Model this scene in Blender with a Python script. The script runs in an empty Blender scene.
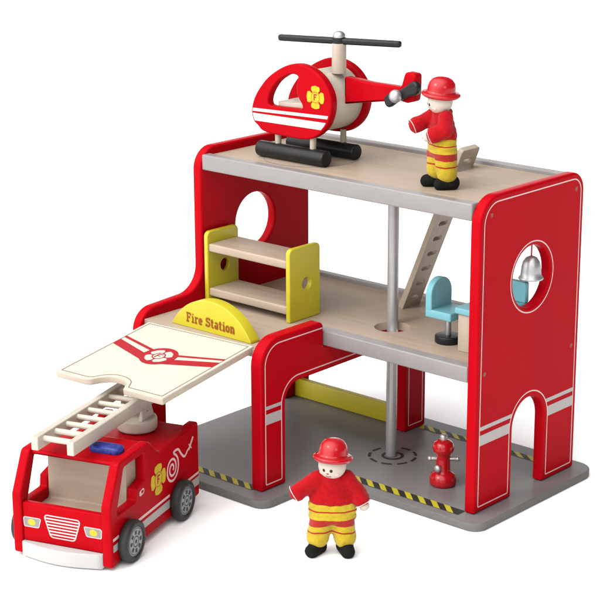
import bpy, bmesh, math, random
from mathutils import Vector, Matrix, noise
from mathutils.geometry import tessellate_polygon
PI = math.pi; R = math.radians
S = bpy.context.scene; C = S.collection
random.seed(4)

# ------------------------------------------------------------------ camera
CP = Vector((14.2627, -19.6132, 10.2825)); yaw, pit, rol = 0.7327, -0.2825, -0.0042
fw = Vector((-math.sin(yaw)*math.cos(pit), math.cos(yaw)*math.cos(pit), math.sin(pit)))
r_ = Vector((math.cos(yaw), math.sin(yaw), 0)); u_ = r_.cross(fw)
r2 = r_*math.cos(rol)+u_*math.sin(rol); u2 = -r_*math.sin(rol)+u_*math.cos(rol)
cam = bpy.data.cameras.new('camera'); co = bpy.data.objects.new('camera', cam); C.objects.link(co)
co.matrix_world = Matrix(((r2.x, u2.x, -fw.x, CP.x), (r2.y, u2.y, -fw.y, CP.y), (r2.z, u2.z, -fw.z, CP.z), (0, 0, 0, 1)))
cam.lens = 36*1784.4452/600; cam.sensor_width = 36; cam.clip_start = .5; cam.clip_end = 2000
S.camera = co

# ------------------------------------------------------------------ studio light
w = bpy.data.worlds.new('World'); S.world = w; w.use_nodes = True
nt = w.node_tree; N = nt.nodes; L = nt.links
bg = N['Background']
tc = N.new('ShaderNodeTexCoord'); dt = N.new('ShaderNodeVectorMath'); dt.operation = 'DOT_PRODUCT'
L.new(tc.outputs['Generated'], dt.inputs[0]); dt.inputs[1].default_value = Vector((-.16, -.62, .76)).normalized()
mr = N.new('ShaderNodeMapRange'); mr.interpolation_type = 'SMOOTHSTEP'
mr.inputs['From Min'].default_value = 0.25; mr.inputs['From Max'].default_value = 1.0
mr.inputs['To Min'].default_value = .10; mr.inputs['To Max'].default_value = 4.1
L.new(dt.outputs['Value'], mr.inputs['Value'])
bg.inputs['Color'].default_value = (1, 1, 1, 1); L.new(mr.outputs[0], bg.inputs['Strength'])

def area(name, loc, tgt, size, power, col=(1, 1, 1)):
    l = bpy.data.lights.new(name, 'AREA'); l.size = size; l.energy = power; l.color = col
    o = bpy.data.objects.new(name, l); C.objects.link(o); o.location = loc
    o.rotation_euler = (Vector(tgt)-Vector(loc)).to_track_quat('-Z', 'Y').to_euler()
area('softbox_key', (-6, -15, 17), (-2.8, 0, 1.5), 4.5, 1500, (1, .985, .96))
area('softbox_side', (15, -6, 11), (-2.5, 0, 2), 5, 380, (1, 1, 1))

S.view_settings.view_transform = 'Standard'; S.view_settings.look = 'None'
S.view_settings.exposure = 0; S.view_settings.gamma = 1
S.render.engine = 'CYCLES'

# ------------------------------------------------------------------ materials
def mat(name, col, rough=.4, var=.06, scale=3, bump=0, bscale=60, coat=0, spec=.25, metal=0, grain=None, sheen=0):
    m = bpy.data.materials.new(name); m.use_nodes = True
    n = m.node_tree.nodes; l = m.node_tree.links; b = n['Principled BSDF']
    b.inputs['Roughness'].default_value = rough; b.inputs['Metallic'].default_value = metal
    b.inputs['Specular IOR Level'].default_value = spec
    b.inputs['Coat Weight'].default_value = coat; b.inputs['Coat Roughness'].default_value = .15
    if sheen: b.inputs['Sheen Weight'].default_value = sheen
    t = n.new('ShaderNodeTexCoord'); mp = n.new('ShaderNodeMapping'); l.new(t.outputs['Object'], mp.inputs[0])
    if grain: mp.inputs['Scale'].default_value = grain
    ns = n.new('ShaderNodeTexNoise'); ns.inputs['Scale'].default_value = scale; ns.inputs['Detail'].default_value = 6
    l.new(mp.outputs[0], ns.inputs['Vector'])
    rp_ = n.new('ShaderNodeValToRGB'); e = rp_.color_ramp.elements
    e[0].position = .3; e[1].position = .7
    e[0].color = tuple(max(0, c*(1-var)) for c in col)+(1,); e[1].color = tuple(min(1, c*(1+var)) for c in col)+(1,)
    l.new(ns.outputs['Fac'], rp_.inputs[0]); l.new(rp_.outputs[0], b.inputs['Base Color'])
    rr = n.new('ShaderNodeMapRange'); rr.inputs['To Min'].default_value = rough*.85; rr.inputs['To Max'].default_value = min(1, rough*1.15)
    l.new(ns.outputs['Fac'], rr.inputs['Value']); l.new(rr.outputs[0], b.inputs['Roughness'])
    if bump:
        n2 = n.new('ShaderNodeTexNoise'); n2.inputs['Scale'].default_value = bscale; n2.inputs['Detail'].default_value = 3
        l.new(mp.outputs[0], n2.inputs['Vector'])
        bp = n.new('ShaderNodeBump'); bp.inputs['Strength'].default_value = bump; bp.inputs['Distance'].default_value = .01
        l.new(n2.outputs['Fac'], bp.inputs['Height']); l.new(bp.outputs[0], b.inputs['Normal'])
    return m
K = .445
def k(*c): return tuple(x*K for x in c)
M = {}
M['red'] = mat('red_painted_wood', k(.72, .0035, .012), .30, .05, 1.5, .10, 12, spec=.025)
M['redfab'] = mat('red_felt', k(.66, .007, .014), .95, .16, 20, 1.0, 60, spec=.06, sheen=.08)
M['redplastic'] = mat('red_lacquer', k(.74, .008, .016), .2, .03, 2, .05, 8, spec=.4)
M['wood'] = mat('birch_plywood', k(.72, .56, .42), .5, .09, 2.2, .12, 20, grain=(.6, 5, 5), spec=.3)
M['woodv'] = mat('birch_upright', k(.78, .65, .51), .5, .09, 2.2, .12, 20, grain=(5, 5, .6), spec=.3)
M['woody'] = mat('birch_lengthwise', k(.95, .86, .72), .45, .06, 2.2, .12, 20, grain=(5, .6, 5), spec=.35)
M['cream'] = mat('cream_paint', k(.98, .965, .81), .5, .012, 2, .04, 10, spec=.3)
M['edge'] = mat('plywood_edge', k(.90, .76, .60), .55, .07, 3, .15, 20, grain=(1, 1, 12), spec=.3)
M['white'] = mat('white_paint', k(1.05, 1.02, .98), .4, .02, 3)
M['line'] = mat('pale_printed_line', k(1.35, .86, .83), .5, .02, 3, spec=.3)
M['bump'] = mat('white_bumper_paint', k(.84, .82, .80), .4, .02, 3)
M['ring'] = mat('grey_ring_print', k(.42, .39, .36), .5, .05, 4)
M['band'] = mat('pale_grey_band', k(.74, .68, .66), .42, .04, 6, spec=.4)
M['silver'] = mat('silver_painted_strip', k(.43, .40, .39), .36, .04, 3, .12, 30, spec=.5)
M['metal'] = mat('brushed_metal', (.40, .40, .41), .42, .05, 6, .05, 30, metal=.85)
M['pole'] = mat('silver_pole', (.33, .32, .32), .32, .05, 4, metal=.45)
M['grey'] = mat('grey_painted_board', k(.31, .30, .292), .42, .05, 3, .15, 14, spec=.5)
M['greyedge'] = mat('grey_board_edge', k(.26, .25, .235), .6, .1, 8, .3, 25, grain=(1, 1, 6))
M['dark'] = mat('dark_print', k(.03, .028, .025), .5, .1, 4)
M['black'] = mat('black_lacquer', (.008, .008, .008), .38, .1, 4, .05, 20)
M['blackfab'] = mat('black_felt', (.009, .009, .008), .95, .3, 25, .9, 70, spec=.08)
M['yellow'] = mat('yellow_painted_wood', k(.94, .80, .03), .36, .04, 1.6, .12, 12, spec=.4)
M['yellowp'] = mat('yellow_print', k(1.0, .72, .02), .45, .12, 9)
M['hazard'] = mat('hazard_yellow', k(.85, .72, .03), .45, .05, 6)
M['rust'] = mat('rust_letter_print', k(.50, .11, .008), .5, .05, 6)
M['redp'] = mat('red_print', k(.66, .010, .026), .45, .03, 4)
M['brown'] = mat('brown_outline', k(.42, .17, .13), .5, .05, 4)
M['blue'] = mat('light_blue_paint', k(.30, .74, .84), .4, .03, 3)
M['bluelamp'] = mat('blue_beacon', (.018, .03, .19), .35, .5, 22)
M['teal'] = mat('teal_print', (.06, .30, .42), .4, .3, 20)
M['skin'] = mat('pale_wood_bead', k(1.0, .86, .73), .45, .04, 5, .05, 12)
M['tyre'] = mat('dark_rubber', (.02, .02, .019), .5, .15, 6, .25, 30)
M['rim'] = mat('silver_rim_print', (.22, .23, .245), .35, .05, 6)
M['headl'] = mat('headlamp_print', (.20, .19, .18), .3, .08, 12)
M['leaf'] = mat('headlamp_yellow', k(.85, .75, .05), .3, .06, 12)
M['floor'] = mat('white_studio_sweep', (.94, .94, .94), .9, .003, .5, spec=.1)
# striped trousers: bands at set heights of the cloth
def trousers_mat():
    m = mat('striped_trousers', k(.86, .62, .03), .9, .1, 18, .9, 70, spec=.15, sheen=.15)
    n = m.node_tree.nodes; l = m.node_tree.links; b = n['Principled BSDF']
    base = b.inputs['Base Color'].links[0].from_socket
    t = n.new('ShaderNodeTexCoord'); sp = n.new('ShaderNodeSeparateXYZ'); l.new(t.outputs['Object'], sp.inputs[0])
    nz = n.new('ShaderNodeTexNoise'); nz.inputs['Scale'].default_value = 3; l.new(t.outputs['Object'], nz.inputs['Vector'])
    ad = n.new('ShaderNodeMath'); ad.operation = 'MULTIPLY_ADD'; l.new(nz.outputs['Fac'], ad.inputs[0]); ad.inputs[1].default_value = .07
    l.new(sp.outputs['Z'], ad.inputs[2])
    dv = n.new('ShaderNodeMath'); dv.operation = 'DIVIDE'; l.new(ad.outputs[0], dv.inputs[0]); dv.inputs[1].default_value = 1.0
    rp = n.new('ShaderNodeValToRGB'); rp.color_ramp.interpolation = 'CONSTANT'
    st = [(0, 0), (.37, 1), (.392, 0), (.475, 1), (.575, 0), (.685, 1), (.705, 0)]
    e = rp.color_ramp.elements
    e[0].position = 0; e[0].color = (0, 0, 0, 1); e[1].position = st[1][0]; e[1].color = (1, 1, 1, 1)
    for p, v in st[2:]:
        x = e.new(p); x.color = (v, v, v, 1)
    l.new(dv.outputs[0], rp.inputs[0])
    mx = n.new('ShaderNodeMix'); mx.data_type = 'RGBA'; l.new(rp.outputs[0], mx.inputs[0]); l.new(base, mx.inputs[6])
    mx.inputs[7].default_value = k(.62, .03, .015)+(1,); l.new(mx.outputs[2], b.inputs['Base Color'])
    return m
M['trousers'] = trousers_mat()

# ------------------------------------------------------------------ mesh helpers
class MB:
    def __init__(s): s.v = []; s.f = []; s.m = []; s.s = []; s.mats = []
    def mi(s, m):
        if m not in s.mats: s.mats.append(m)
        return s.mats.index(m)
    def add(s, V, F, m, X=None, smooth=True):
        o = len(s.v); i = s.mi(m)
        for p in V: s.v.append((X @ Vector(p)) if X else Vector(p))
        for f in F: s.f.append([a+o for a in f]); s.m.append(i); s.s.append(smooth)
    def build(s, name, parent=None, label=None, cat=None, group=None, kind=None, loc=None):
        me = bpy.data.meshes.new(name); me.from_pydata(s.v, [], s.f)
        for m in s.mats: me.materials.append(M[m])
        me.polygons.foreach_set('material_index', s.m); me.polygons.foreach_set('use_smooth', s.s)
        me.update()
        o = bpy.data.objects.new(name, me); C.objects.link(o); o.parent = parent
        if loc: o.location = loc
        tag(o, label, cat, group, kind); return o
def tag(o, label=None, cat=None, group=None, kind=None):
    if label: o['label'] = label
    if cat: o['category'] = cat
    if group: o['group'] = group
    if kind: o['kind'] = kind
def empty(name, loc, rz, label, cat, group=None):
    o = bpy.data.objects.new(name, None); C.objects.link(o); o.location = loc; o.rotation_euler = (0, 0, rz)
    o.empty_display_size = .2; tag(o, label, cat, group); return o
def T(x=0, y=0, z=0): return Matrix.Translation((x, y, z))
def basis(a, b, c, o=(0, 0, 0)):
    a, b, c, o = map(Vector, (a, b, c, o))
    return Matrix(((a.x, b.x, c.x, o.x), (a.y, b.y, c.y, o.y), (a.z, b.z, c.z, o.z), (0, 0, 0, 1)))
def FX(x): return basis((0, 1, 0), (0, 0, 1), (1, 0, 0), (x, 0, 0))       # (a,b,c) -> (y,z,+x)
def FY(y): return basis((1, 0, 0), (0, 0, 1), (0, -1, 0), (0, y, 0))      # (a,b,c) -> (x,z,-y)
def FZ(z): return basis((1, 0, 0), (0, 1, 0), (0, 0, 1), (0, 0, z))

def rp(pts, n=10):
    """round the corners of a polygon: points (x, y, r)"""
    out = []; c = len(pts)
    for i in range(c):
        p = Vector(pts[i][:2]); r = pts[i][2] if len(pts[i]) > 2 else 0
        a = Vector(pts[i-1][:2])-p; b = Vector(pts[(i+1) % c][:2])-p
        if r <= 1e-6: out.append((p.x, p.y)); continue
        a.normalize(); b.normalize(); ang = a.angle(b)
        if abs(ang-PI) < 1e-3: out.append((p.x, p.y)); continue
        d = r/math.tan(ang/2); ce = p+(a+b).normalized()*(r/math.sin(ang/2))
        s = p+a*d-ce; e = p+b*d-ce
        for j in range(n+1):
            t = j/n; om = PI-ang
            v = s*(math.sin((1-t)*om)/math.sin(om))+e*(math.sin(t*om)/math.sin(om)); out.append((ce.x+v.x, ce.y+v.y))
    return out
def ccw(p):
    a = sum(p[i-1][0]*p[i][1]-p[i][0]*p[i-1][1] for i in range(len(p)))
    return p if a > 0 else p[::-1]
def inset(p, d, closed=True):
    """offset to the left of the direction of travel"""
    out = []; n = len(p)
    for i in range(n):
        A = Vector(p[i]); a = Vector(p[i-1]) if (closed or i) else None; b = Vector(p[(i+1) % n]) if (closed or i < n-1) else None
        e1 = (A-a).normalized() if a is not None and (A-a).length > 1e-9 else None
        e2 = (b-A).normalized() if b is not None and (b-A).length > 1e-9 else None
        if e1 is None: e1 = e2
        if e2 is None: e2 = e1
        n1 = Vector((-e1.y, e1.x)); n2 = Vector((-e2.y, e2.x)); m = n1+n2
        if m.length < 1e-6: m = n1
        m.normalize(); q = A+m*(d/max(.35, m.dot(n1))); out.append((q.x, q.y))
    return out
def circ(cx, cy, r, n=48, ry=None, a0=0): return [(cx+r*math.cos(2*PI*i/n+a0), cy+(ry or r)*math.sin(2*PI*i/n+a0)) for i in range(n)]
def catmull(P, n=8, closed=True):
    out = []; c = len(P)
    for i in range(c if closed else c-1):
        g = lambda j: Vector(P[j % c]) if closed else Vector(P[max(0, min(c-1, j))])
        p0, p1, p2, p3 = g(i-1), g(i), g(i+1), g(i+2)
        for j in range(n):
            t = j/n
            q = .5*((2*p1)+(p2-p0)*t+(2*p0-5*p1+4*p2-p3)*t*t+(3*p1-p0-3*p2+p3)*t**3); out.append(tuple(q))
    if not closed: out.append(tuple(P[-1]))
    return out
def plate(mb, outline, holes, th, bev, m, X, top=None, nb=4, sidemat=None):
    """flat board, thickness th centred on c=0, all edges rounded with bev"""
    loops = [ccw(outline)]+[ccw(h)[::-1] for h in holes]
    prof = []
    for j in range(nb+1):
        a = PI/2*j/nb; prof.append((bev*(1-math.sin(a)), th/2-bev+bev*math.cos(a)))
    prof += [(i, -z) for i, z in prof[::-1]]
    for lp in loops:
        V = []; F = []; n = len(lp)
        for i, z in prof: V += [(x, y, z) for x, y in inset(lp, i)]
        for r in range(len(prof)-1):
            for q in range(n):
                q2 = (q+1) % n; F.append([r*n+q, (r+1)*n+q, (r+1)*n+q2, r*n+q2])
        mb.add(V, F, sidemat or m, X)
    ins = [inset(lp, bev) for lp in loops]; flat = [p for lp in ins for p in lp]
    tri = tessellate_polygon([[Vector((x, y, 0)) for x, y in lp] for lp in ins])
    up = []
    for t in tri:
        a, b, c = [Vector(flat[i]) for i in t]
        ar = (b-a).cross(c-a)
        if abs(ar) < 1e-12: continue
        up.append(list(t) if ar > 0 else list(t)[::-1])
    mb.add([(x, y, th/2) for x, y in flat], up, top or m, X, False)
    mb.add([(x, y, -th/2) for x, y in flat], [t[::-1] for t in up], m, X, False)
def fill(mb, outline, m, X, z, holes=()):
    lps = [ccw(outline)]+[ccw(h)[::-1] for h in holes]; flat = [p for l in lps for p in l]
    tri = tessellate_polygon([[Vector((x, y, 0)) for x, y in l] for l in lps]); F = []
    for t in tri:
        a, b, c = [Vector(flat[i]) for i in t]; ar = (b-a).cross(c-a)
        if abs(ar) > 1e-12: F.append(list(t) if ar > 0 else list(t)[::-1])
    mb.add([(x, y, z) for x, y in flat], F, m, X, False)
def ribbon(mb, P, wd, m, X, z, closed=False):
    a = inset(P, wd/2, closed); b = inset(P, -wd/2, closed); n = len(P)
    V = [(x, y, z) for x, y in a]+[(x, y, z) for x, y in b]
    F = [[i, n+i, n+(i+1) % n, (i+1) % n] for i in range(n if closed else n-1)]
    mb.add(V, F, m, X, False)
def box(mb, lo, hi, bev, m, X=None):
    cx, cy = (lo[0]+hi[0])/2, (lo[1]+hi[1])/2
    b = min(bev*1.2, (hi[0]-lo[0])*.45, (hi[1]-lo[1])*.45)
    o = rp([(lo[0], lo[1], b), (hi[0], lo[1], b), (hi[0], hi[1], b), (lo[0], hi[1], b)], 4)
    plate(mb, o, [], hi[2]-lo[2], bev, m, (X or Matrix())@T(0, 0, (lo[2]+hi[2])/2), nb=3)
def lathe(mb, prof, m, X=None, n=40, smooth=True):
    """prof (r, z) bottom to top around local z"""
    V = []; F = []; P = len(prof)
    for r, z in prof:
        for i in range(n): V.append((r*math.cos(2*PI*i/n), r*math.sin(2*PI*i/n), z))
    for j in range(P-1):
        for i in range(n):
            i2 = (i+1) % n; F.append([j*n+i, j*n+i2, (j+1)*n+i2, (j+1)*n+i])
    mb.add(V, F, m, X, smooth)
def cyl(mb, A, B, r, m, bev=.015, X=None, n=32, r2=None):
    A = Vector(A); B = Vector(B); d = B-A; Lg = d.length; q = d.to_track_quat('Z', 'Y').to_matrix().to_4x4()
    r2 = r if r2 is None else r2; bev = min(bev, r*.9, Lg*.45); pr = [(0, 0)]
    for j in range(5):
        a = PI/2*j/4; pr.append((r-bev+bev*math.sin(a), bev-bev*math.cos(a)))
    for j in range(5):
        a = PI/2*j/4; pr.append((r2-bev+bev*math.cos(a), Lg-bev+bev*math.sin(a)))
    pr.append((0, Lg)); pr = [(max(a, .0001), b) for a, b in pr]
    lathe(mb, pr, m, (X or Matrix())@T(*A)@q, n)
def sphere(mb, c, r, m, X=None, sx=1, sy=1, sz=1, n=24):
    pr = [(max(1e-4, r*math.sin(PI*j/n)), -r*math.cos(PI*j/n)) for j in range(n+1)]
    lathe(mb, pr, m, (X or Matrix())@T(*c)@Matrix.Diagonal((sx, sy, sz, 1)), n*2)
def capsule(mb, A, B, ra, rb, m='red'):
    A = Vector(A); B = Vector(B); d = B-A; Lg = d.length; q = d.to_track_quat('Z', 'Y').to_matrix().to_4x4(); pr = []
    for j in range(9): a = PI/2*j/8; pr.append((max(1e-4, ra*math.sin(a)), -ra*math.cos(a)))
    for j in range(9): a = PI/2*j/8; pr.append((max(1e-4, rb*math.cos(a)), Lg+rb*math.sin(a)))
    lathe(mb, pr, m, T(*A)@q, 28)
def organic(mb, voxel, m, wob=0, seed=0, sm=3):
    """fuse the overlapping shapes of mb into one continuous smooth skin"""
    me = bpy.data.meshes.new('tmp'); me.from_pydata(mb.v, [], mb.f); o = bpy.data.objects.new('tmp', me); C.objects.link(o)
    d = o.modifiers.new('r', 'REMESH'); d.mode = 'VOXEL'; d.voxel_size = voxel
    s_ = o.modifiers.new('s', 'SMOOTH'); s_.iterations = sm; s_.factor = .5
    dg = bpy.context.evaluated_depsgraph_get(); ev = o.evaluated_get(dg); em = ev.to_mesh()
    V = [v.co.copy() for v in em.vertices]; Nn = [v.normal.copy() for v in em.vertices]; F = [list(p.vertices) for p in em.polygons]
    ev.to_mesh_clear(); bpy.data.objects.remove(o); bpy.data.meshes.remove(me)
    if wob:
        for v, nn in zip(V, Nn):
            v += nn*wob*(noise.noise(v*5+Vector((seed, 0, 0)))+.5*noise.noise(v*11+Vector((0, seed, 0))))
    out = MB(); out.add(V, F, m); return out

# ------------------------------------------------------------------ lettering (stroke letters with slab serifs)
def arc(cx, cy, rx, ry, a0, a1, n=10): return [(cx+rx*math.cos(R(a0+(a1-a0)*i/n)), cy+ry*math.sin(R(a0+(a1-a0)*i/n))) for i in range(n+1)]
GL = {
 'F': (.72, [[(.2, .03), (.2, .97)], [(.02, .94), (.66, .94)], [(.64, .98), (.64, .72)], [(.2, .52), (.48, .52)], [(.48, .64), (.48, .40)], [(.02, .05), (.42, .05)]]),
 'S': (.66, [arc(.33, .72, .23, .21, 20, 270)+arc(.33, .29, .25, .22, 90, -160)[1:], [(.57, .98), (.57, .70)], [(.07, .30), (.07, .02)]]),
 'i': (.38, [[(.2, .03), (.2, .62)], [(.04, .64), (.25, .64)], [(.02, .05), (.38, .05)], [(.2, .84), (.2, .98)]]),
 'r': (.50, [[(.16, .03), (.16, .66)], [(.02, .64), (.2, .64)], [(.01, .05), (.34, .05)], arc(.36, .42, .18, .22, 170, 45)]),
 'e': (.54, [[(.08, .36), (.48, .36)], arc(.28, .34, .21, .29, 0, 320, 16)]),
 't': (.44, [[(.18, .92), (.18, .2)]+arc(.30, .18, .12, .13, 180, 320), [(.02, .64), (.38, .64)]]),
 'a': (.56, [arc(.26, .48, .18, .17, 150, 0)+[(.44, .05)], arc(.25, .2, .17, .15, 90, 420, 14), [(.42, .05), (.54, .05)]]),
 'o': (.56, [arc(.28, .34, .21, .29, 0, 360, 20)]),
 'n': (.64, [[(.15, .03), (.15, .66)], [(.02, .64), (.18, .64)], arc(.33, .42, .18, .22, 180, 0)+[(.51, .05)], [(.01, .05), (.28, .05)], [(.40, .05), (.64, .05)]]),
 ' ': (.34, []), 'O': (.7, [arc(.35, .5, .26, .44, 0, 360, 24)])}
def write(mb, text, x0, y0, h, wscale, m, X, z, weight=.15):
    x = x0; dz = 0
    for ch in text:
        wd, st = GL[ch]
        for s_ in st:
            ribbon(mb, [(x+a*h*wscale, y0+b*h) for a, b in s_], weight*h, m, X, z+dz); dz += .0002
        x += (wd+.10)*h*wscale
def textw(text, h, ws): return sum((GL[c][0]+.10)*h*ws for c in text)

def fire_badge(mb, cx, cy, s, X, z, fill_m='yellowp', ink='redp'):
    """four-lobed fire service cross with a round centre and the letter F"""
    for q in range(4):
        a = q*PI/2+PI/2
        lobe = rp([(.30, -.20, .04), (.62, -.50, .14), (.90, -.44, .1), (1.0, 0, .25), (.90, .44, .1), (.62, .50, .14), (.30, .20, .04)], 4)
        P = [(cx+s*(x*math.cos(a)-y*math.sin(a)), cy+s*(x*math.sin(a)+y*math.cos(a))) for x, y in lobe]
        fill(mb, P, fill_m, X, z)
    fill(mb, circ(cx, cy, s*.50), ink, X, z+.0015)
    fill(mb, circ(cx, cy, s*.43), fill_m, X, z+.003)
    ribbon(mb, circ(cx, cy, s*.50), s*.05, fill_m, X, z+.003, True)
    for a, b in (([(-.12, -.27), (-.12, .27)]), ([(-.14, .24), (.18, .24)]), ([(-.12, .02), (.10, .02)])):
        ribbon(mb, [(cx+a[0]*s, cy+a[1]*s), (cx+b[0]*s, cy+b[1]*s)], s*.11, ink, X, z+.0045+random.random()*.0003)

# ------------------------------------------------------------------ setting
GZ = -.13
mb = MB()
prof = [(-160, GZ), (420, GZ)]+[(420+60*math.sin(R(a)), GZ+60-60*math.cos(R(a))) for a in range(6, 91, 6)]+[(480, GZ+160)]
d2 = Vector((fw.x, fw.y, 0)).normalized(); s2 = Vector((d2.y, -d2.x, 0))
V = []; F = []
for i, (a, z) in enumerate(prof):
    for s_ in (-300, 300): V.append(d2*a+s2*s_+Vector((0, 0, z)))
for i in range(len(prof)-1): F.append([2*i, 2*i+1, 2*i+3, 2*i+2])
mb.add(V, F, 'floor', smooth=True); o = mb.build('floor', kind='structure')

# ------------------------------------------------------------------ fire station
W, W2, t, D = 5.6799, 2.9028, .177, 2.6
H, z1, s1, zm, sm = 4.7206, 4.6167, .248, 2.2257, .2387
GY = 1.4126
station = empty('toy_fire_station', (0, 0, 0), 0, 'red and grey wooden toy fire station with two floors, pole and open garage door', 'toy building')

# base
mb = MB()
bo = rp([(-W-.055, -GY-.29, .22), (-2.60, -GY-.29, .22), (-2.60, -.29, .10), (.29, -.29, .22), (.29, 2.83, .3), (-W-.055, 2.83, .22)])
plate(mb, bo, [], .125, .018, 'grey', FZ(-.0645), sidemat='greyedge')
XB = FZ(0)
def hazard(mb, x0, x1, y0, y1, per=.25, sl=.20):
    fill(mb, [(x0, y0), (x1, y0), (x1, y1), (x0, y1)], 'dark', XB, .002)
    n = int((x1-x0)/per)
    for i in range(-1, n+1):
        a = x0+.05+i*per
        P = [(a+sl, y0), (a+sl+per*.47, y0), (a+per*.47, y1), (a, y1)]
        P = [(min(x1, max(x0, x)), y) for x, y in P]
        if P[1][0]-P[0][0] > .02: fill(mb, P, 'hazard', XB, .004)
hazard(mb, -2.88, -.18, -.135, .045)
hazard(mb, -5.48, -3.09, -1.43, -1.27)
hazard(mb, -2.88, -.18, 2.36, 2.52)
ribbon(mb, circ(-2.40, 1.09, .155), .05, 'dark', XB, .003, True)
for i in range(9):
    a0 = 360/9*i; ribbon(mb, arc(-2.40, 1.09, .37, .37, a0, a0+27, 10), .045, 'dark', XB, .003)
mb.build('base', station)

LI = .095; LW = .019
def screws(panel, x, pts):
    src = None
    for y, z in pts:
        if src is None:
            m_ = MB(); lathe(m_, [(.001, .003), (.026, .003), (.034, .006), (.040, .002), (.042, -.002)], 'redp', basis((0, 1, 0), (0, 0, 1), (1, 0, 0)), 20)
            fill(m_, circ(0, 0, .024, 16), 'brown', basis((0, 1, 0), (0, 0, 1), (1, 0, 0)), .0045)
            src = m_.build('screw', panel); o = src
        else:
            o = src.copy(); C.objects.link(o); o.parent = panel
        o.location = (x, y, z)
# right side panel
mb = MB(); X = FX(-t/2); XO = FX(0)
ya, yb, ar = .93, 1.73, .40; zc = 1.07
arch = [(yb, zc)]+arc((ya+yb)/2, zc, ar, ar, 0, 180, 24)[1:]
def rout(c): return rp([(0, 0, c), (ya, 0, c)]+[(x, y) for x, y in arc((ya+yb)/2, zc, ar, ar, 180, 0, 24)]+[(yb, 0, c), (D, 0, c), (D, H, .30), (0, H, .42)], 14)
outl = rout(.035)
por = circ(1.30, 3.34, .47, 56)
plate(mb, outl, [por], t, .035, 'red', X)
ribbon(mb, inset(rout(LI+.02), LI), LW, 'line', XO, .003, True)
ribbon(mb, circ(1.30, 3.34, .535, 64), LW, 'line', XO, .003, True)
ri = ar+LI
for za, zb in ((1.27, 1.33), (1.04, 1.20)):
    n = 6
    f1 = [(LI, za), (LI, zb)]; cy = (ya+yb)/2
    def ax(z, s_): h = z-zc; return cy+s_*math.sqrt(max(0, ri*ri-h*h)) if h > 0 else cy+s_*ri
    zs_ = [za+(zb-za)*i/n for i in range(n+1)]
    fill(mb, [(LI, za)]+[(ax(z, -1), z) for z in zs_]+[(LI, zb)], 'band', XO, .0025)
    fill(mb, [(D-LI, zb)]+[(ax(z, 1), z) for z in zs_[::-1]]+[(D-LI, za)], 'band', XO, .0025)
rp_panel = mb.build('side_panel', station, 'tall right red panel with a doorway arch and a round window')
screws(rp_panel, .001, [(.26, 4.45), (2.38, 4.47), (.18, 2.12), (2.40, 2.03)])
# left side panel (with the front garage extension)
ex = 2.375
def lout(c): return rp([(-GY, 0, c), (-GY+.5425, 0, c), (-GY+.5425, 1.56, .35), (1.95, 1.56, .35), (1.95, 0, c), (D, 0, c), (D, H, .30), (0, H, .36), (0, ex+.03, .42), (-GY, ex-.04, .36)], 14)
lo_ = lout(.035)
mb = MB(); plate(mb, lo_, [circ(1.27, 3.33, .465, 56)], t, .035, 'red', FX(-W+t/2))
XL = basis((0, -1, 0), (0, 0, 1), (-1, 0, 0), (-W, 0, 0))
ribbon(mb, [(-x, y) for x, y in inset(ccw(lout(LI+.02)), LI)], LW, 'line', XL, .003, True)
ribbon(mb, circ(-1.27, 3.33, .53, 56), LW, 'line', XL, .003, True)
lp_panel = mb.build('side_panel', station, 'tall left red panel sweeping down to a low front arm')
# middle panel: front leg, beam, back leg
zb_ = 1.575
def mout(c): return rp([(-GY, 0, c), (-GY+.5425, 0, c), (-GY+.5425, zb_, .30), (2.02, zb_+.02, .30), (2.02, 0, c), (2.567, 0, c), (2.567, zm-sm-.003, .01), (0, zm-sm-.003, .01), (0, ex, .09), (-GY, ex, .42)], 14)
tm = .215
mb = MB(); plate(mb, mout(.035), [], tm, .03, 'red', FX(-W2-tm/2))
XM = FX(-W2)
inn = inset(ccw(mout(LI+.02)), LI); n_ = len(inn)
drop = [i for i, p in enumerate(inn) if p[1] > zm-sm-.16 and p[0] > -.14]
keep = [inn[(drop[-1]+1+i) % n_] for i in range(n_-len(drop))]
keep = [(-.03, ex-LI)]+keep+[(2.567-LI, zm-sm-.02)] if keep[0][0] < 1 else [(2.567-LI, zm-sm-.02)]+keep+[(-.03, ex-LI)]
ribbon(mb, keep, LW, 'line', XM, .003)
for za, zb in ((1.285, 1.34), (1.05, 1.215)):
    fill(mb, [(-GY+LI, za), (-GY+.5425-LI, za), (-GY+.5425-LI, zb), (-GY+LI, zb)], 'band', XM, .0025)
mb.build('inner_panel', station)

# floors
def hole_rim(): pass
xa, xb = -W+t+.002, -t-.002
mb = MB()
hatch = rp([(-2.13, 1.74, .03), (-1.70, 1.74, .03), (-1.70, 2.28, .03), (-2.13, 2.28, .03)], 4)
plate(mb, [(xa, .20), (xb, .20), (xb, D-.16), (xa, D-.16)], [hatch], .13, .006, 'wood', FZ(z1-.095))
XT = FZ(z1-.030)
ribbon(mb, circ(-4.13, 1.12, .76, 72), .016, 'ring', XT, .003, True)
uf = mb.build('upper_floor', station)
def strip(x0, x1, y0, y1, za, zb, parent):
    m_ = MB(); box(m_, (x0, y0, za), (x1, y1, zb), .022, 'silver'); return m_.build('edge_strip', parent)
strip(xa, xb, .03, .21, z1-s1, z1, uf); strip(xa, xb, D-.17, D-.01, z1-s1, z1+.035, uf)
mb = MB()
outlm = [(xa, -GY+.11), (-W2-tm-.002, -GY+.11), (-W2-tm-.002, .20), (xb, .20), (xb, D-.16), (xa, D-.16)]
plate(mb, outlm, [circ(-2.305, .925, .275, 48)], .13, .006, 'wood', FZ(zm-.095))
mf = mb.build('middle_floor', station)
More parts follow.
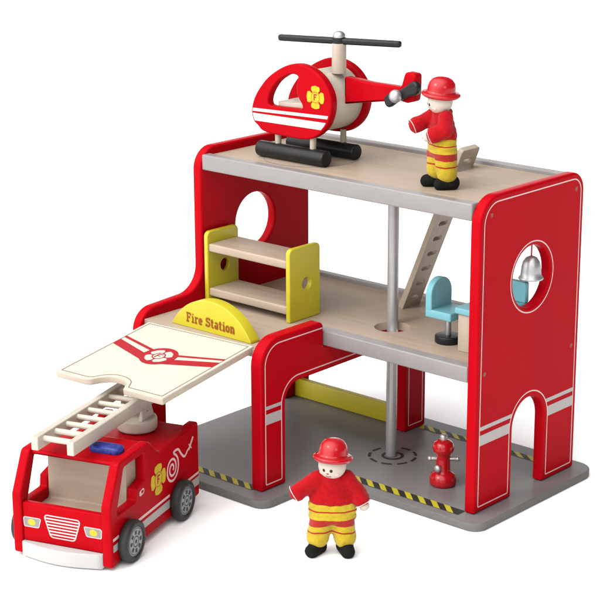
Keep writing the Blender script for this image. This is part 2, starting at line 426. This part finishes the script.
strip(-W2-t, xb, .008, .21, zm-sm, zm, mf); strip(xa, xb, D-.17, D-.01, zm-sm, zm+.03, mf)
# crossbar at the back of the garage
mb = MB(); box(mb, (-W+t, 2.20, .004), (-W2-t, 2.32, .33), .02, 'yellow'); mb.build('crossbar', station)
# pole
mb = MB(); cyl(mb, (-2.425, 1.08, 0), (-2.425, 1.08, z1-.16), .087, 'pole', .01); mb.build('fire_pole', station)
# stairs board with slotted steps, leaning up through the hatch
A = Vector((-2.84, 0, zm-.03)); Bp = Vector((-1.70, 0, 4.93)); dl = (Bp-A); LL = dl.length; dl.normalize(); nn = Vector((dl.z, 0, -dl.x))
XS = basis((0, 1, 0), dl, (0, 1, 0).__class__ and Vector((0, 1, 0)).cross(dl), A)
XS = basis((0, 1, 0), dl, Vector((0, 1, 0)).cross(dl), A)
slots = [rp([(1.90, a, .035), (2.11, a, .035), (2.11, a+.075, .035), (1.90, a+.075, .035)], 5) for a in [.16+.283*i for i in range(10)]]
mb = MB(); plate(mb, rp([(1.78, 0, .02), (2.23, 0, .02), (2.23, LL, .05), (1.78, LL, .05)], 4), slots, .10, .012, 'woodv', XS)
mb.build('stair_board', station)
# sign
SY = -1.16; sx = -4.18
sr_ = (.85**2+.50**2)/(2*.50); sa = math.degrees(math.asin(.85/sr_))
arcp = [(sx+sr_*math.sin(R(a)), zm-.028+.50-sr_+sr_*math.cos(R(a))) for a in [sa-2*sa*i/44 for i in range(45)]]
mb = MB(); plate(mb, arcp, [], .20, .012, 'yellow', FY(SY+.10), nb=3)
sg = mb.build('sign', station)
mb = MB(); hh = .145; ws = 1.05/textw('Fire Station', hh, 1)
write(mb, 'Fire Station', sx-.525, zm+.065, hh, ws, 'rust', FY(SY), .003, .20)
mb.build('lettering', sg)
# garage door, propped open and tilting down to the front
q = (-4.222, 1.05, -1.341, 2.226, 2.086, 0.122, 0.08)
a_ = Vector((math.cos(q[6]), math.sin(q[6]), 0)); b_ = Vector((math.sin(q[6])*math.cos(q[5]), -math.cos(q[6])*math.cos(q[5]), -math.sin(q[5])))
XD = basis(a_, -b_, a_.cross(-b_), (q[0], q[2], q[3]))      # local (x, -b, up)
LD = q[4]
def notch(r, inner=0):
    P = [(-.46-inner*.3, -LD+inner)]
    P += catmull([(-.46-inner*.3, -LD+inner), (-.36-inner*.3, -LD+.035+inner), (-.27-inner*.4, -LD+.15+inner*.9), (-.13, -LD+.245+inner), (.08, -LD+.25+inner), (.22+inner*.3, -LD+.17+inner), (.29+inner*.5, -LD+.03+inner)], 6, False)[1:]
    P += [(.31+inner*.5, -LD+inner)]
    return P
dout = rp([(q[1], -LD, .03), (q[1], 0, .03), (-q[1], 0, .03), (-q[1], -LD, .03)]+notch(0), 5)
mb = MB(); plate(mb, dout, [], .10, .014, 'edge', XD@T(0, 0, -.05), top='cream')
hwd = q[1]-.065
line = [(hwd, -.06), (-hwd, -.06), (-hwd, -LD+.075)]+notch(0, .075)+[(hwd, -LD+.075)]
ribbon(mb, line, .012, 'brown', XD, .003, True)
gd = mb.build('garage_door', station)
mb = MB(); em = (0, -.96)
for s_ in (-1, 1):
    e = hwd*s_
    fill(mb, [(s_*.20, -.99), (e, -.72), (e, -.90), (s_*.20, -1.17)], 'redp', XD, .003)
    fill(mb, [(s_*.16, -.82), (e, -.585), (e, -.64), (s_*.16, -.885)], 'redp', XD, .003)
fill(mb, circ(em[0], em[1], .295, 48), 'redp', XD, .0045)
for qd in range(4):
    a = qd*PI/2+PI/4
    lobe = rp([(.04, 0, .01), (.12, -.105, .03), (.19, -.105, .03), (.22, 0, .08), (.19, .105, .03), (.12, .105, .03)], 4)
    fill(mb, [(em[0]+x*math.cos(a)-y*math.sin(a), em[1]+x*math.sin(a)+y*math.cos(a)) for x, y in lobe], 'cream', XD, .006)
fill(mb, circ(em[0], em[1], .105), 'cream', XD, .0075); ribbon(mb, circ(em[0], em[1], .098), .02, 'redp', XD, .009, True)
ribbon(mb, [(em[0]-.035, em[1]-.065), (em[0]-.035, em[1]+.065)], .026, 'redp', XD, .009)
ribbon(mb, [(em[0]-.04, em[1]+.055), (em[0]+.05, em[1]+.055)], .024, 'redp', XD, .0095)
ribbon(mb, [(em[0]-.04, em[1]), (em[0]+.03, em[1])], .022, 'redp', XD, .0095)
mb.build('emblem', gd)

# ------------------------------------------------------------------ bell in the round window
bell = empty('bell', (-.09, 1.40, 3.27), 0, 'small silver bell hanging on a red cord in the round window', 'bell')
mb = MB()
pr = [(.178, 0), (.188, .012), (.178, .035), (.158, .055), (.150, .12), (.144, .19), (.124, .265), (.083, .325), (.03, .35), (.0005, .352)]
lathe(mb, [(.165, .01)]+pr, 'metal'); lathe(mb, [(.0005, .335), (.07, .31), (.13, .18), (.138, .06), (.165, .01)][::-1], 'metal'); mb.build('bell_dome', bell)
mb = MB(); cyl(mb, (0, 0, .34), (0, 0, .525), .012, 'redp', .003, n=12)
mb.build('cord', bell)
mb = MB(); cyl(mb, (0, 0, .06), (0, 0, .30), .01, 'metal', .002, n=10); sphere(mb, (0, 0, .05), .04, 'metal', n=10); mb.build('clapper', bell)

# ------------------------------------------------------------------ bunk bed
zf = zm-.03
bunk = empty('bunk_bed', (-4.53, 0, zf), 0, 'toy bunk bed with yellow ends and two wood bunks on the middle floor', 'bunk bed')
mb = MB(); hb = 1.18
endo = rp([(0, 0, .02), (.72, 0, .02), (.72, hb, .09), (0, hb, .09)], 8)
plate(mb, endo, [circ(.40, .57, .10, 28)], .085, .02, 'yellow', FX(0)); e1 = mb.build('end_panel', bunk, loc=(-.8875, 0, 0))
e2 = e1.copy(); C.objects.link(e2); e2.parent = bunk; e2.location = (.8875, 0, 0)
for zt in (.25, .985):
    mb = MB(); box(mb, (-.845, .02, zt-.13), (.845, .70, zt), .022, 'wood'); mb.build('bunk_board', bunk)

# ------------------------------------------------------------------ desk and chair
desk = empty('desk', (-.5, 1.0, zf), 0, 'wooden toy desk with light blue top and screen beside right wall', 'desk')
mb = MB(); box(mb, (-.32, -.38, 0), (.30, .46, .575), .015, 'woodv'); mb.build('cabinet', desk)
mb = MB(); box(mb, (-.36, -.42, .577), (.315, .52, .675), .02, 'blue'); mb.build('desktop', desk)
mb = MB(); plate(mb, rp([(-.34, .677, .02), (.315, .677, .02), (.315, .99, .03), (-.20, .99, .12), (-.34, .86, .06)], 6), [], .10, .015, 'blue', FY(.46)); mb.build('screen', desk)
chair = empty('chair', (-1.19, .88, zf), 0, 'light blue toy chair on silver post and black disc base', 'chair')
mb = MB(); cyl(mb, (0, 0, 0), (0, 0, .115), .20, 'black', .02, n=48); mb.build('base', chair)
mb = MB(); cyl(mb, (0, 0, .11), (0, 0, .40), .045, 'metal', .005); mb.build('post', chair)
mb = MB(); box(mb, (-.26, -.24, .40), (.22, .27, .525), .02, 'blue'); mb.build('seat', chair)
mb = MB(); plate(mb, rp([(-.24, .50, .01), (.27, .50, .01), (.27, .98, .245), (-.24, .98, .245)], 12), [], .115, .018, 'blue', FX(-.20)); mb.build('backrest', chair)

# ------------------------------------------------------------------ hydrant
hy = empty('fire_hydrant', (-1.07, .66, 0), 0, 'red toy fire hydrant with silver cap and pegs on grey base', 'fire hydrant')
mb = MB()
lathe(mb, [(.001, .001), (.18, .001), (.20, .02), (.205, .06), (.203, .12), (.185, .17), (.14, .20), (.115, .225), (.108, .27), (.106, .40), (.108, .48), (.125, .51), (.155, .545), (.165, .59), (.160, .64), (.135, .685), (.09, .715), (.05, .728), (.001, .73)], 'redplastic', n=48)
mb.build('body', hy)
mb = MB(); lathe(mb, [(.05, .715), (.056, .73), (.056, .775), (.05, .795), (.03, .81), (.001, .813)], 'metal', n=28); mb.build('cap', hy)
for d_, le in (((-.743, -.669), .20), ((.80, .60), .22)):
    mb = MB(); cyl(mb, (d_[0]*.08, d_[1]*.08, .42), (d_[0]*le, d_[1]*le, .42), .034, 'metal', .01, n=20); sphere(mb, (d_[0]*le, d_[1]*le, .42), .040, 'metal', n=12); mb.build('peg', hy)
mb = MB(); cyl(mb, (.0, -.08, .29), (.0, -.13, .29), .045, 'metal', .01, n=24); sphere(mb, (0, -.14, .29), .06, 'metal', n=14, sy=.7); mb.build('peg', hy)

# ------------------------------------------------------------------ helicopter
hz = z1-.03
heli = empty('helicopter', (-4.86, .60, hz), 0, 'red and cream toy helicopter with black rotor standing on the top floor', 'toy helicopter')
profh = catmull([(-.03, .76), (.07, 1.0), (.34, 1.29), (.72, 1.50), (1.05, 1.555), (1.40, 1.45), (1.63, 1.23), (1.70, .98), (1.62, .70), (1.42, .50), (1.15, .40), (.65, .395), (.24, .42), (.10, .50), (.0, .58)], 6)
def shrink(P, d): return inset(ccw(P), d)
winh = catmull([(.35, .88), (.38, 1.03), (.52, 1.23), (.72, 1.36), (.87, 1.385), (.94, 1.33), (.90, 1.20), (.93, 1.05), (1.01, .92), (.97, .865), (.70, .85), (.45, .845)], 5)
profh = [(x*.965-.05, z) for x, z in profh]; winh = [(x*1.08-.10, z) for x, z in winh]
for i_, yy in enumerate((.075, .91)):
    mb = MB(); plate(mb, profh, [winh], .15, .028, 'red', FY(yy))
    if i_ == 0:
        XF = FY(0)
        # two white bands clipped to the hull outline
        hin = shrink(profh, .035)
        def clip(zlo, zhi, sl):
            f = lambda x: zlo+sl*x; g = lambda x: zhi+sl*x
            P = hin; out = []
            for fn, sg_ in ((f, 1), (g, -1)):
                out = []
                for j in range(len(P)):
                    a = P[j-1]; b = P[j]; da = (a[1]-fn(a[0]))*sg_; db = (b[1]-fn(b[0]))*sg_
                    if (da >= 0) != (db >= 0): tt = da/(da-db); out.append((a[0]+(b[0]-a[0])*tt, a[1]+(b[1]-a[1])*tt))
                    if db >= 0: out.append(b)
                P = out
            return P
        fill(mb, clip(.725, .775, .03), 'white', XF, .003)
        fill(mb, clip(.575, .695, .01), 'white', XF, .003)
    hp = mb.build('side_plate', heli, 'near red side plate with white bands and fire badge' if i_ == 0 else 'far plain red side plate')
    if i_ == 0:
        mb = MB(); fire_badge(mb, 1.27, 1.08, .18, FY(0), .004); mb.build('badge', hp)
cab = shrink(profh, .075)
cabp = [p for p in cab if p[0] > 1.04]
lowp = [p for p in cab if p[0] <= 1.04 and p[1] < .93 and p[0] > .30]
# L shaped cabin block: seat low in front, drum behind
cb = ccw(cab); out = []
drum = [(1.04+.0, 1.46)]
xs = [p for p in cb if (p[0] >= 1.04) or (p[1] < .90 and p[0] > .30)]
# order around the outline, then close over the seat
ang = sorted(xs, key=lambda p: math.atan2(p[1]-.75, p[0]-1.3))
start = [p for p in ang]
top_i = max(range(len(ang)), key=lambda i: (ang[i][1] if ang[i][0] < 1.12 else -9))
loop = ang[top_i+1:]+ang[:top_i+1]
loop = loop+[(1.04, .945), (.62, .90), (.36, .90)] if loop[-1][1] > 1.2 else loop
mb = MB(); plate(mb, loop, [], .695, .01, 'woody', FY(.4925)); mb.build('cabin_block', heli)
mb = MB(); cyl(mb, (1.32, .49, 1.40), (1.32, .49, 1.86), .112, 'woodv', .006); mb.build('mast', heli)
rot = R(17.8); hub = Vector((1.32, .49, 1.895))
XR = T(*hub)@Matrix.Rotation(rot, 4, 'Z')
mb = MB()
bl = rp([(-1.02, -.055, .05), (-.2, -.07, .0), (.2, -.07, .0), (1.02, -.055, .05), (1.02, .055, .05), (.2, .07, 0), (-.2, .07, 0), (-1.02, .055, .05)], 6)
plate(mb, bl, [], .10, .035, 'black', XR); cyl(mb, (0, 0, -.055), (0, 0, .055), .105, 'black', .012, X=XR)
ro = mb.build('rotor', heli)
mb = MB(); lathe(mb, [(.095, .055), (.10, .075), (.092, .105), (.065, .135), (.03, .15), (.0005, .152)], 'metal', XR); mb.build('rotor_cap', ro)
mb = MB()
bm_ = rp([(1.50, .95, .01), (2.56, 1.12, .04), (2.72, 1.10, .04), (2.86, 1.14, .06), (2.88, 1.32, .03), (2.88, 1.55, .05), (2.68, 1.57, .07), (2.60, 1.33, .05), (2.0, 1.335, 0), (1.50, 1.37, .01)], 6)
plate(mb, bm_, [], .17, .03, 'red', FY(.49)); tb = mb.build('tail_boom', heli)
mb = MB()
XQ = T(2.68, .345, 1.235)@Matrix.Diagonal((1.15, 1.1, 1.3, 1))@Matrix.Rotation(R(-24), 4, 'Y')@basis((1, 0, 0), (0, 0, 1), (0, -1, 0))
plate(mb, rp([(-.29, -.085, .07), (-.10, -.06, .1), (.10, -.06, .1), (.31, -.095, .08), (.31, .095, .08), (.10, .06, .1), (-.10, .06, .1), (-.29, .085, .07)], 8), [], .10, .03, 'black', XQ)
tr = mb.build('tail_rotor', tb)
mb = MB(); sphere(mb, (2.63, .25, 1.215), .10, 'metal', n=20); mb.build('tail_hub', tr)
mb = MB()
for i_, yy in enumerate((.08, .80)):
    mb = MB(); cyl(mb, (.02, yy, .128), (1.43, yy, .128), .125, 'black', .025, n=36); sk = mb.build('skid', heli)
    for xx in (.40, 1.13):
        m2 = MB(); cyl(m2, (xx, yy+.02, .22), (xx, yy+.02, .46), .050, 'woodv', .004, n=20); m2.build('strut', sk)

# ------------------------------------------------------------------ fire truck
R0 = Vector((-2.69896494, -4.63810716, GZ)); TA = R(19.0)
truck = empty('toy_fire_truck', R0, TA, 'red toy fire truck with cream ladder parked in front of the open garage', 'toy truck')
# local: x = -width..0, y = 0..2.75 to the back, z up
TW = 1.56; pt = .15
so = rp([(0, .045, .05), (.12, .045, .05), (.3, .10, .1), (2.74, .12, .05), (2.74, 1.29, .05), (2.54, 1.29, .10), (2.42, 1.245, .10), (1.46, 1.245, .24), (1.18, 1.515, .16), (.30, 1.50, .10), (0, .93, .12)], 8)
wi = rp([(.19, .77, .03), (.735, .775, .03), (.755, .945, .03), (1.02, 1.005, .03), (1.02, 1.385, .05), (.43, 1.385, .06)], 5)
def side(x, outer, lab):
    mb = MB(); plate(mb, so, [wi], pt, .03, 'red', FX(x))
    if outer:
        XO = FX(0)
        for (a, b, c_, d_) in ((.43, .475, .465, .505), (.27, .375, .295, .43)):
            for y0, y1 in ((.05, .22), (.78, 1.76), (2.30, 2.72)):
                f = lambda y, p, q_: p+(q_-p)*y/2.72
                fill(mb, [(y0, f(y0, a, c_)), (y1, f(y1, a, c_)), (y1, f(y1, b, d_)), (y0, f(y0, b, d_))], 'line' if a > .4 else 'band', XO, .003)
        # small white door pull mark
        ribbon(mb, rp([(.85, .80, .03), (.98, .82, .03), (.98, .885, .03), (.85, .865, .03)], 4), .018, 'line', XO, .003, True)
        fill(mb, circ(.88, .832, .026, 12), 'line', XO, .003)
    return mb.build('side_panel', truck, lab)
sr = side(-pt/2, True, 'right truck side with badge, hose and pale bands'); sl_ = side(-TW+pt/2, False, 'left truck side without any print')
XO = FX(0); mb = MB(); fire_badge(mb, 1.42, .85, .235, XO, .004); mb.build('badge', sr)
mb = MB(); sp = []
for i in range(64):
    a = i/63*2.35*2*PI; rr = .035+.19*i/63; sp.append((1.86+rr*math.cos(a-.9)*.95, .85+rr*math.sin(a-.9)))
a_end = sp[-1]
sp = catmull(sp[:-2:3]+[a_end], 3, False)
tail = catmull([sp[-1], (1.93, 1.09), (2.06, 1.08), (2.16, .97), (2.26, .90), (2.36, .955), (2.44, .99)], 6, False)
ribbon(mb, sp, .036, 'line', XO, .003)
ribbon(mb, tail, .036, 'line', XO, .0035)
ribbon(mb, [(2.40, .955), (2.55, 1.11)], .045, 'line', XO, .004); ribbon(mb, [(2.40, 1.04), (2.49, .95)], .022, 'line', XO, .0045)
mb.build('hose_picture', sr)
# core
mb = MB()
core = rp([(.34, 1.42, .02), (.34, 1.47, .05), (1.20, 1.49, .12), (1.46, 1.215, .12), (2.70, 1.215, .03), (2.70, .20, .03), (1.07, .20, .02), (1.07, 1.42, .02)], 6)
plate(mb, core, [], TW-2*pt+.01, .004, 'red', FX(-TW/2)); mb.build('body', truck)
mb = MB()
plate(mb, rp([(.15, .20, .01), (1.065, .20, .01), (1.065, 1.415, .01), (.76, 1.415, .01), (.74, .62, .04), (.15, .60, .01)], 5), [], TW-2*pt-.006, .003, 'wood', FX(-TW/2))
mb.build('cab_interior', truck)
# front panel with printed grille and lamps
fy = .035; xl, xr = -TW+pt-.004, -pt+.004
mb = MB(); plate(mb, rp([(xl, .24, .01), (xr, .24, .01), (xr, .815, .03), (xl, .815, .03)], 4), [], .10, .02, 'red', FY(fy+.05)); fp = mb.build('front_panel', truck)
XFf = FY(fy)
mb = MB(); cx = -TW/2
gr = rp([(cx-.29, .675, .04), (cx+.29, .675, .04), (cx+.19, .355, .06), (cx-.19, .355, .06)], 5)
ribbon(mb, gr, .018, 'line', XFf, .003, True)
for i in range(6):
    z = .40+i*.046; hw = .20+(z-.355)*.25
    ribbon(mb, [(cx-hw, z), (cx+hw, z)], .023, 'line', XFf, .0035)
mb.build('grille', fp)
for s_ in (-1, 1):
    mb = MB(); c0 = cx+s_*.48
    fill(mb, rp([(c0-s_*.14, .60, .02), (c0+s_*.14, .60, .03), (c0+s_*.13, .46, .02), (c0-s_*.10, .46, .03)], 4), 'headl', XFf, .003)
    ribbon(mb, rp([(c0-s_*.14, .60, .02), (c0+s_*.14, .60, .03), (c0+s_*.13, .46, .02), (c0-s_*.10, .46, .03)], 4), .012, 'line', XFf, .0036, True)
    fill(mb, circ(c0+s_*.01, .53, .062, 20, .05), 'leaf', XFf, .0045); mb.build('headlight', fp)
mb = MB()
bo_ = [(xl, .12), (xl, -.01)]+[(xl+(xr-xl)*i/16, -.01-.115*math.sin(PI*i/16)) for i in range(1, 16)]+[(xr, -.01), (xr, .12)]
plate(mb, bo_, [], .215, .012, 'bump', FZ(.135)); mb.build('bumper', truck)
# wheels
def wheel():
    mb = MB(); XW = basis((0, 1, 0), (0, 0, 1), (1, 0, 0))
    lathe(mb, [(.12, .0), (.26, .0), (.295, .02), (.305, .05), (.305, .10), (.295, .13), (.27, .145), (.225, .148), (.215, .135)], 'tyre', XW, 56)
    o = mb.build('wheel', truck)
    m2 = MB(); lathe(m2, [(.217, .120), (.21, .134), (.195, .137), (.0005, .137)], 'rim', XW, 48)
    for i in range(8):
        a = 2*PI*i/8; a2 = .24
        P = [(.105*math.cos(a-a2), .105*math.sin(a-a2)), (.165*math.cos(a-a2*.8), .165*math.sin(a-a2*.8)), (.165*math.cos(a+a2*.8), .165*math.sin(a+a2*.8)), (.105*math.cos(a+a2), .105*math.sin(a+a2))]
        fill(m2, P, 'tyre', XW, .1385)
    ribbon(m2, circ(0, 0, .188, 40), .010, 'tyre', XW, .1385, True); ribbon(m2, circ(0, 0, .075, 30), .016, 'tyre', XW, .1385, True); fill(m2, circ(0, 0, .03, 16), 'tyre', XW, .1385)
    m2.build('rim', o); return o
w0 = wheel()
def place(src, loc, rz):
    src.location = loc; src.rotation_euler = (0, 0, rz)
for i, (x, y, rz) in enumerate(((.003, .45, 0), (.003, 2.03, 0), (-TW-.003, .45, PI), (-TW-.003, 2.03, PI))):
    if i == 0: place(w0, (x, y, .307), rz); continue
    c_ = w0.copy(); C.objects.link(c_); c_.parent = truck; place(c_, (x, y, .307), rz)
    for ch in w0.children: g = ch.copy(); C.objects.link(g); g.parent = c_
# beacon
mb = MB()
plate(mb, rp([(-.66, .58, .10), (-.16, .58, .10), (-.16, .82, .10), (-.66, .82, .10)], 8), [], .13, .055, 'bluelamp', FZ(1.51), nb=6)
bc = mb.build('beacon', truck)
# turntable + ladder
tt = Vector((-.74, 2.25, 0)); mb = MB()
tt = Vector((-.77, 2.26, 0))
lathe(mb, [(.001, 1.23), (.27, 1.23), (.295, 1.245), (.30, 1.27), (.30, 1.39), (.29, 1.415), (.265, 1.425), (.001, 1.425)], 'woody', T(tt.x, tt.y, 0), 56)
tn = mb.build('turntable', truck)
XLd = T(-.845, 0, 1.625)          # the ladder lies level, in line with the truck
LLn = 2.52
for s_ in (-1, 1):
    mb = MB(); box(mb, ((-.30 if s_ < 0 else .26)-.055, 0, 0), ((-.30 if s_ < 0 else .26)+.055, LLn, .195), .014, 'woody', XLd); 
    if s_ == -1: lad = mb.build('ladder', truck)
    else: mb.build('rail', lad)
for i in range(8):
    mb = MB(); y = .17+i*.31; cyl(mb, (-.26, y, .13), (.23, y, .13), .042, 'woody', .005, X=XLd, n=20); mb.build('rung', lad)
mb = MB()
for s_ in (-1, 1):
    plate(mb, rp([(tt.y-.22, 1.42, .01), (tt.y+.17, 1.42, .01), (tt.y+.06, 1.70, .05), (tt.y-.10, 1.70, .05)], 4), [circ(tt.y-.02, 1.58, .055, 16)], .06, .01, 'woody', FX(tt.x+s_*.17))
mb.build('bracket', tn)

# ------------------------------------------------------------------ firefighter dolls
def person(loc, rz, hs, label, pose, seed):
    p = empty('person', loc, rz, label, 'toy figure', 'wooden toy firefighters')
    p.scale = (hs, hs, hs)
    foot = pose['foot']; sh = pose['shoulder']; hand = pose['hand']; elb = pose['elbow']
    b = MB(); hc = Vector(pose['head'])
    sphere(b, hc, .19, 'skin', n=20); capsule(b, (0, 0, 1.02), hc, .09, .09); capsule(b, (0, 0, .6), (0, 0, .95), .17, .15)
    for s_, i in ((-1, 0), (1, 1)):
        capsule(b, (s_*.11, 0, .62), (foot[i][0], foot[i][1], .10), .09, .065)
        he = Vector(elb[i])+(Vector(hand[i])-Vector(elb[i]))*(.6 if i in pose.get('hide', ()) else 1)
        capsule(b, sh[i], elb[i], .07, .06); capsule(b, elb[i], he, .06, .05)
        if i in pose.get('hide', ()): continue
        sphere(b, hand[i], .072, 'skin', n=14)
        hv = (Vector(hand[i])-Vector(elb[i])).normalized(); sdv = Vector((-s_, -.3, 0))
        capsule(b, Vector(hand[i]), Vector(hand[i])+hv*.05+sdv*.055, .03, .024)
    body = organic(b, .016, 'skin').build('body', p)
    hd = Matrix.Translation(hc)@Matrix.Rotation(pose['hy'], 4, 'Z')@Matrix.Rotation(pose['hx'], 4, 'X')
    def onface(mb2, az, el, r, m, sx=1, sz=1):
        X = hd@Matrix.Rotation(az, 4, 'Z')@Matrix.Rotation(-el, 4, 'X')@T(0, -.187, 0)
        sphere(mb2, (0, 0, 0), r, m, X, sx=sx, sy=.4, sz=sz, n=10)
    for a in (-.30, .26):
        m_ = MB(); onface(m_, a, -.06, .021, 'dark', 1, 1.1); m_.build('eye', body)
    m_ = MB(); onface(m_, -.02, -.32, .018, 'brown', 1, .9); m_.build('nose', body)
    m_ = MB()
    for i in range(7): aa = -.18+.36*i/6; onface(m_, aa, -.62+.9*aa*aa*1.6, .012, 'brown')
    m_.build('mouth', body)
    for a in (-.78, .74):
        m_ = MB(); onface(m_, a, -.42, .030, 'line', 1, .9); m_.build('cheek', body)
    # jacket
    j = MB()
    for s_, i in ((-1, 0), (1, 1)):
        capsule(j, (s_*.08, 0, 1.06), sh[i], .11, .11)
        capsule(j, sh[i], elb[i], .112, .112); 
        e = Vector(elb[i]); h = Vector(hand[i]); c_ = e+(h-e)*.62; capsule(j, e, c_, .112, .122)
    for z in (.80, .88, .97, 1.06): sphere(j, (0, 0, z), .325-.10*(z-.80)/.26, 'redfab', n=16, sy=.60, sz=.40)
    sphere(j, (0, 0, 1.13), .15, 'redfab', n=14, sz=.6)
    jk = organic(j, .018, 'redfab', .018, seed).build('jacket', p)
    # cuff lines
    for i in (0, 1):
        e = Vector(elb[i]); h = Vector(hand[i]); d_ = (h-e).normalized(); c_ = e+(h-e)*.62+d_*.06
        m_ = MB(); pr = []
        qd = d_.to_track_quat('Z', 'Y').to_matrix().to_4x4()
        lathe(m_, [(.116, -.006), (.123, 0), (.116, .006)], 'line', T(*c_)@qd, 30); m_.build('cuff_line', jk)
    # trousers
    b = MB()
    for z in (.55, .64, .72): sphere(b, (0, 0, z), .335, 'trousers', n=16, sy=.58, sz=.36)
    for s_, i in ((-1, 0), (1, 1)):
        f = foot[i]; capsule(b, (s_*.13, 0, .56), (f[0]*.95, f[1]*.6, .23), .175, .150)
    organic(b, .018, 'trousers', .016, seed+5).build('trousers', p)
    for s_, i in ((-1, 0), (1, 1)):
        f = foot[i]; a = pose['toe'][i]; d_ = Vector((math.sin(a), -math.cos(a), 0)); b = MB()
        c0 = Vector((f[0], f[1], .105))
        capsule(b, c0-d_*.06, c0+d_*.13-Vector((0, 0, .012)), .115, .098); sphere(b, c0+Vector((0, 0, .06)), .11, 'blackfab', n=12)
        sh_ = organic(b, .016, 'blackfab', .008, seed+i)
        for v in sh_.v:
            if v.z < .012: v.z = .012
            v.z -= .010
        sh_.build('shoe', p)
    # helmet
    hm = MB()
    X = Matrix.Translation(hc)@Matrix.Rotation(pose['hy'], 4, 'Z')@Matrix.Rotation(pose.get('hb', 0), 4, 'X')@Matrix.Rotation(pose.get('ht', 0), 4, 'Y')@T(0, 0, .095)@Matrix.Diagonal((.93, .93, .95, 1))
    lathe(hm, [(.195, -.02), (.225, -.028), (.262, -.022), (.285, .0), (.288, .022), (.270, .040), (.235, .042), (.215, .052), (.208, .08), (.203, .14), (.185, .20), (.143, .252), (.08, .28), (.0005, .288)], 'redplastic', X@Matrix.Diagonal((1, 1.10, 1, 1)), 56)
    lathe(hm, [(.0005, .25), (.12, .22), (.18, .14), (.19, .05), (.195, -.02)][::-1], 'redplastic', X@Matrix.Diagonal((1, 1.10, 1, 1)), 56)
    hm.build('helmet', p)
    return p
# the doll standing in front, facing the viewer
pose = dict(foot=((-.21, -.02), (.18, -.02)), shoulder=((-.19, 0, 1.09), (.19, 0, 1.09)), elbow=((-.35, -.02, .97), (.31, 0, .93)), hide=(0,),
            hand=((-.53, -.03, .86), (.43, -.05, .71)), head=(0, -.02, 1.285), hy=R(-20), hx=R(2), toe=(R(-28), R(14)), hb=R(-8), ht=R(2))
person((-.87, -2.14, GZ), R(41), 1.035, 'toy firefighter standing in front of the grey base, facing the viewer, hand at side', pose, 1)
pose = dict(foot=((-.13, -.04), (.15, .05)), shoulder=((-.18, -.02, 1.08), (.17, -.02, 1.08)), elbow=((-.22, -.18, .98), (.29, -.08, .90)), hide=(0,),
            hand=((-.24, -.41, .88), (.15, -.29, .80)), head=(0, -.04, 1.29), hy=R(-6), hx=R(8), toe=(R(-10), R(-4)), ht=R(6), hb=R(-4))
person((-1.25, .72, z1-.028), R(-30), .985, 'toy firefighter standing on the top floor beside the helicopter, arms held forward', pose, 9)
